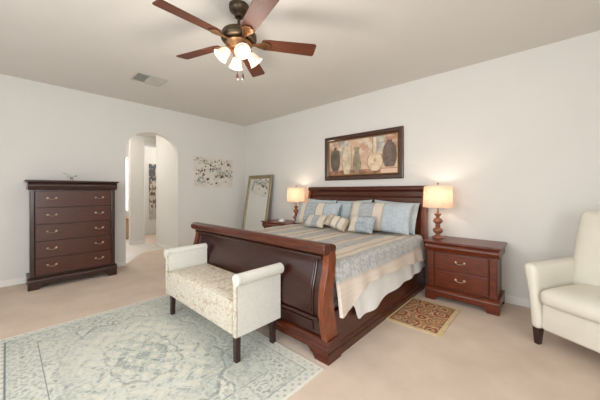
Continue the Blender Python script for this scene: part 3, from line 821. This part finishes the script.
def put_pillow(name, x, y, z, w, h, th, lean, yaw, mat, lab, cat, group, colf=None, seed=0, roll=0):
    bm = pillow(w, h, th, mat, seed=seed)
    o = finish(name, bm, mat, angle=80, colf=colf)
    o.location = (x, y, z); o.rotation_mode = 'XYZ'
    o.rotation_euler = (R(-lean), R(roll), R(yaw)); return tag(o, lab, cat, group)
PB = [(-1.0, (166,168,168)), (-.74, (214,202,186)), (-.50, (168,158,146)), (-.46, (164,170,174)), (.0, (168,158,146)), (.04, (216,205,190)), (.34, (164,160,152)), (.40, (176,186,192))]
def band2(tbl, u):
    c = tbl[0][1]
    for a, q in tbl:
        if u >= a: c = q
    return c
def sham(w, flip=False, tbl=PB):
    def f(v):
        u = v.co.x/(w/2)
        if flip: u = -u
        c = band2(tbl, u)
        if c[2] > c[0]:
            d = math.sin(v.co.x*85+2*math.sin(v.co.z*38))*math.sin(v.co.z*75+2*math.sin(v.co.x*45))
            if d > .3: c = mixc(c, (206,212,214), .45)
        return c
    return f
zt = .695
for k, (x, w, rl) in enumerate(((-2.84, .62, 2), (-2.18, .62, -3), (-1.56, .64, 3))):
    put_pillow('back_pillow', x, 3.50, zt+.018, w, .415, .13, 17, 0, 'blue', ['plain pale blue pillow against the headboard, nearest the left lamp', 'plain pale blue pillow against the middle of the headboard', 'plain pale blue pillow against the headboard, nearest the right lamp'][k], 'pillow', 'pale blue pillows against the headboard', seed=k, roll=rl)
put_pillow('striped_sham', -2.73, 3.31, zt+.02,   .84, .375, .14, 20, 2, 'stripe', 'wide striped pillow on the left half of the bed', 'pillow', 'striped pillows on the bed', sham(.84), 5)
put_pillow('striped_sham', -1.70, 3.31, zt+.02, .93, .41, .15, 20, -2, 'stripe', 'wide striped pillow on the right half of the bed', 'pillow', 'striped pillows on the bed', sham(.93, False, [(-1, (160,162,164)), (-.84, (206,197,182)), (-.78, (214,203,188)), (-.56, (168,172,174)), (-.12, (176,160,146)), (-.08, (216,202,188)), (.20, (178,172,160)), (.26, (176,186,192))]), 8)
SB = [(-1, (196,182,160)), (-.5, (164,156,146)), (-.3, (218,206,188)), (.15, (158,156,150)), (.3, (214,202,184)), (.7, (186,172,150))]
put_pillow('throw_pillow', -2.60, 3.10, zt+.02, .40, .20, .11, 35, -4, 'stripe', 'small striped cushion in front of the left striped pillow', 'cushion', 'small cushions on the bed', sham(.40, False, [(-1, (160,162,164)), (-.6, (214,204,190)), (-.1, (162,164,168)), (.5, (216,204,186))]), 12)
put_pillow('throw_pillow', -2.17, 3.04, zt+.048, .33, .20, .13, 42, 8, 'stripe', 'small cream striped cushion lying tilted between the two wide striped pillows', 'cushion', 'small cushions on the bed', sham(.33, False, SB), 14, roll=16)
put_pillow('throw_pillow', -1.80, 3.09, zt+.02, .36, .235, .12, 30, 0, 'stripe', 'small half cream half blue grey floral cushion before the right striped pillow', 'cushion', 'small cushions on the bed', sham(.36, False, [(-1, (214,203,188)), (-.3, (160,168,174))]), 17)

# ------------------------------------------------------------------ upholstered bench
bench = thing('upholstered_bench', 'cream upholstered bench with rolled arms and dark legs at the foot of the bed', 'bench', (-2.22, 1.32, .01))
bx0, bx1, by0, by1 = -2.84, -1.61, 1.09, 1.515
bm = B()
n = 30
def domed(x0, x1, y0, y1, z0, z1, dome, bm):
    t_ = B(); bmesh.ops.create_cube(t_, size=1); bmesh.ops.subdivide_edges(t_, edges=t_.edges[:], cuts=11, use_grid_fill=True)
    for v in t_.verts:
        u, w, q = v.co.x*2, v.co.y*2, v.co.z*2
        z = z0+(z1-z0)*(q+1)/2+(dome*(1-u**4)*(1-w**4) if q > .99 else 0)
        e = .018; f_ = 1-(e*(abs(q)**8))*1.0
        v.co = Vector(((x0+x1)/2+(x1-x0)/2*u*(f_ if abs(u) > .99 else 1), (y0+y1)/2+(y1-y0)/2*w*(f_ if abs(w) > .99 else 1), z))
    bmesh.ops.bevel(t_, geom=[e_ for e_ in t_.edges if e_.calc_face_angle(0) > .9], offset=.012, segments=3, affect='EDGES')
    merge(bm, t_)
domed(bx0+.036, bx1-.036, by0-.006, by1, .215, .452, .02, bm); finish('seat', bm, 'damask', bench, 50)
for q0, q1 in ((bx0, bx0+.0355), (bx1-.0355, bx1)): bm = B(); box(bm, q0, q1, by0-.006, by0+.014, .215, .60, .004, 2); finish('arm_front', bm, 'damask', bench, 50)
def arm_prof(x, s):
    """outline in (x,z) of an arm panel with an outward roll: s=+1 outward is +x; x = inner face"""
    p = [(x, .215), (x+s*.0345, .215), (x+s*.034, .578)]
    c = (x+s*.034, .622); r = .043
    for k in range(17):
        a = R(-62+k*230/16); p.append((c[0]+s*r*math.cos(a), c[1]+r*math.sin(a)))
    p.append((x, .60)); return p
for x, s in ((bx0+.035, -1), (bx1-.035, 1)):
    bm = B(); prism(bm, arm_prof(x, s), by0+.0145, by1+.004, 'y', .004, 3); prism(bm, [p for p in arm_prof(x, s) if p[1] > .57], by0-.008, by0+.03, 'y', .006, 3); finish('arm', bm, 'bench_plain', bench, 30)
for x in (bx0+.055, bx1-.06):
    for y in (by0+.045, by1-.035):
        sx = -1 if x < -2.2 else 1
        bm = B(); b_ = .018; tpt = .024
        pts = [(-tpt, .215), (tpt, .215), (b_+sx*.004, .0), (-b_+sx*.004, .0)]
        prism(bm, [(x+p[0], p[1]+(.0105 if p[1] == 0 else 0)) for p in pts], y-.02, y+.02, 'y', .003); finish('leg', bm, 'black', bench)

# ------------------------------------------------------------------ armchair
CR = -30
ch = thing('leather_armchair', 'cream leather armchair with dark feet near the right nightstand', 'armchair', (-.108, 2.94, 0), (0, 0, R(CR)), local=True)
SW = .60; AT = .074; AL = .64
def roundbox(h, r, fn, n=18):
    """box of half sizes h with rounded edges of radius r, then deformed by fn(x, y, z)"""
    t_ = B(); bmesh.ops.create_cube(t_, size=2); bmesh.ops.subdivide_edges(t_, edges=t_.edges[:], cuts=n-1, use_grid_fill=True)
    for v in t_.verts:
        p = [math.copysign(abs(math.sin(PI/2*c))**.8, c)*hh if abs(c) > 1e-6 else 0 for c, hh in zip(v.co, h)]
        q = [max(-(hh-r), min(hh-r, c)) for c, hh in zip(p, h)]
        d = Vector([a_-b_ for a_, b_ in zip(p, q)])
        if d.length > 1e-7:
            k = max(abs(c) for c in d); d = d.normalized()*k
        v.co = Vector(fn(*(Vector(q)+d)))
    bmesh.ops.recalc_face_normals(t_, faces=t_.faces[:]); return t_
def chair_arm(xc, sgn):
    hz = (.650-.13)/2
    def fn(x, y, z):
        q = (z+hz)/(2*hz); w = (y+AL/2)/AL
        fat = 1+.30*math.exp(-((q-.88)/.16)**2)
        return (xc+x*fat-sgn*.042*q**1.5, -.01+y+AL/2-.02*q*(1-w), .13+z+hz+.012*w*q)
    return roundbox((AT/2, AL/2, hz), .034, fn)
finish('arm', chair_arm(AT/2, 1), 'leather', ch, 80)
finish('arm', chair_arm(AT*1.5+SW, -1), 'leather', ch, 80)
bm = B(); box(bm, AT-.005, AT+SW+.005, .012, .60, .135, .345, .02, 4); finish('seat_base', bm, 'leather', ch, 60)
def f_seat(x, y, z):
    u, w, q = x/.31, y/.29, z/.06
    return (AT+SW/2+x, .262+y-.014*(1-q*q)*(1-u**4)*(w < -.8), .402+z+.030*(1-u**4)*(1-w**4)*(q > 0))
finish('seat_cushion', roundbox((SW/2+.008, .29, .062), .050, f_seat), 'leather', ch, 80)
def f_back(x, y, z):
    q = z/.335; u = x/.37
    yy = .518+y+.22*(z+.335)
    if y < 0: yy -= .022*(1-u**4)*(1-q**6)+.012*math.exp(-((q+.1)/.3)**2)*(1-u**4)
    return (AT+SW/2+x*(1-.05*max(0, q)**2), yy, .41+z+.335)
finish('backrest', roundbox((SW/2+.066, .085, .335), .055, f_back), 'leather', ch, 80)
for x, y in ((.035, .035), (2*AT+SW-.035, .035), (.035, .64), (2*AT+SW-.035, .64)):
    bm = B()
    t_ = B(); bmesh.ops.create_cube(t_, size=1)
    for v in t_.verts:
        k = .028 if v.co.z > 0 else .019
        v.co = Vector((x+k*(1 if v.co.x > 0 else -1), y+k*(1 if v.co.y > 0 else -1)+(0 if v.co.z > 0 else -.004), .137 if v.co.z > 0 else 0))
    bmesh.ops.bevel(t_, geom=t_.edges[:], offset=.004, segments=2, affect='EDGES'); merge(bm, t_)
    finish('leg', bm, 'black', ch)

# ------------------------------------------------------------------ lights
def area(name, loc, rot, sx, sy, e, col):
    l = bpy.data.lights.new(name, 'AREA'); l.shape = 'RECTANGLE'; l.size = sx; l.size_y = sy; l.energy = e; l.color = col
    o = bpy.data.objects.new(name, l); C.objects.link(o); o.location = loc; o.rotation_euler = rot; return o
area('window_daylight', (XR-.03, -.45, 1.42), (0, R(90), 0), 1.6, 2.0, 72, (.91, .955, 1))  # area lamps added at the invented windows to light the room
area('window_daylight', (-3.9, YF+.03, 1.42), (R(90), 0, 0), 1.7, 1.6, 7, (.98, .97, .96))
area('window_daylight', (-1.05, YF+.03, 1.42), (R(90), 0, 0), 2.0, 1.6, 76, (.91, .955, 1))
area('hall_daylight', (-8.4, 1.75, 1.5), (0, R(-90), 0), 1.4, .8, 12, (1, .98, .96))
l = bpy.data.lights.new('hall_light', 'POINT'); l.energy = 18; l.color = (1, .94, .88); l.shadow_soft_size = .15  # added point lamp without a fixture, brightens the hall
o = bpy.data.objects.new('hall_light', l); C.objects.link(o); o.location = (-6.5, 1.25, 2.35)
l = bpy.data.lights.new('passage_light', 'POINT'); l.energy = 9; l.color = (1, .97, .93); l.shadow_soft_size = .12  # added point lamp without a fixture, brightens the side passage
o = bpy.data.objects.new('passage_light', l); C.objects.link(o); o.location = (-7.8, 3.0, 2.3)
l = bpy.data.lights.new('fan_light', 'POINT'); l.energy = 18; l.color = (1, .90, .80); l.shadow_soft_size = .12
o = bpy.data.objects.new('fan_light', l); C.objects.link(o); o.location = (FX, FY, FZ-.33)
w = bpy.data.worlds.new('sky'); bpy.context.scene.world = w; w.use_nodes = True
bg = w.node_tree.nodes['Background']; bg.inputs['Color'].default_value = (.9, .95, 1, 1); bg.inputs['Strength'].default_value = 1.0

# ------------------------------------------------------------------ camera
cam = bpy.data.cameras.new('camera'); cam.sensor_width = 36; cam.lens = 270/600*36; cam.shift_y = -9/600; cam.clip_start = .05
co = bpy.data.objects.new('camera', cam); C.objects.link(co); co.location = (0, 0, 1.25); co.rotation_euler = (R(90), 0, R(42.6))
sc = bpy.context.scene; sc.camera = co
sc.view_settings.view_transform = 'Standard'; sc.view_settings.look = 'None'; sc.view_settings.gamma = 1
sc.view_settings.use_curve_mapping = False; sc.view_settings.exposure = 0.0
for o in bpy.data.objects:
    if '_local' in o: del o['_local']
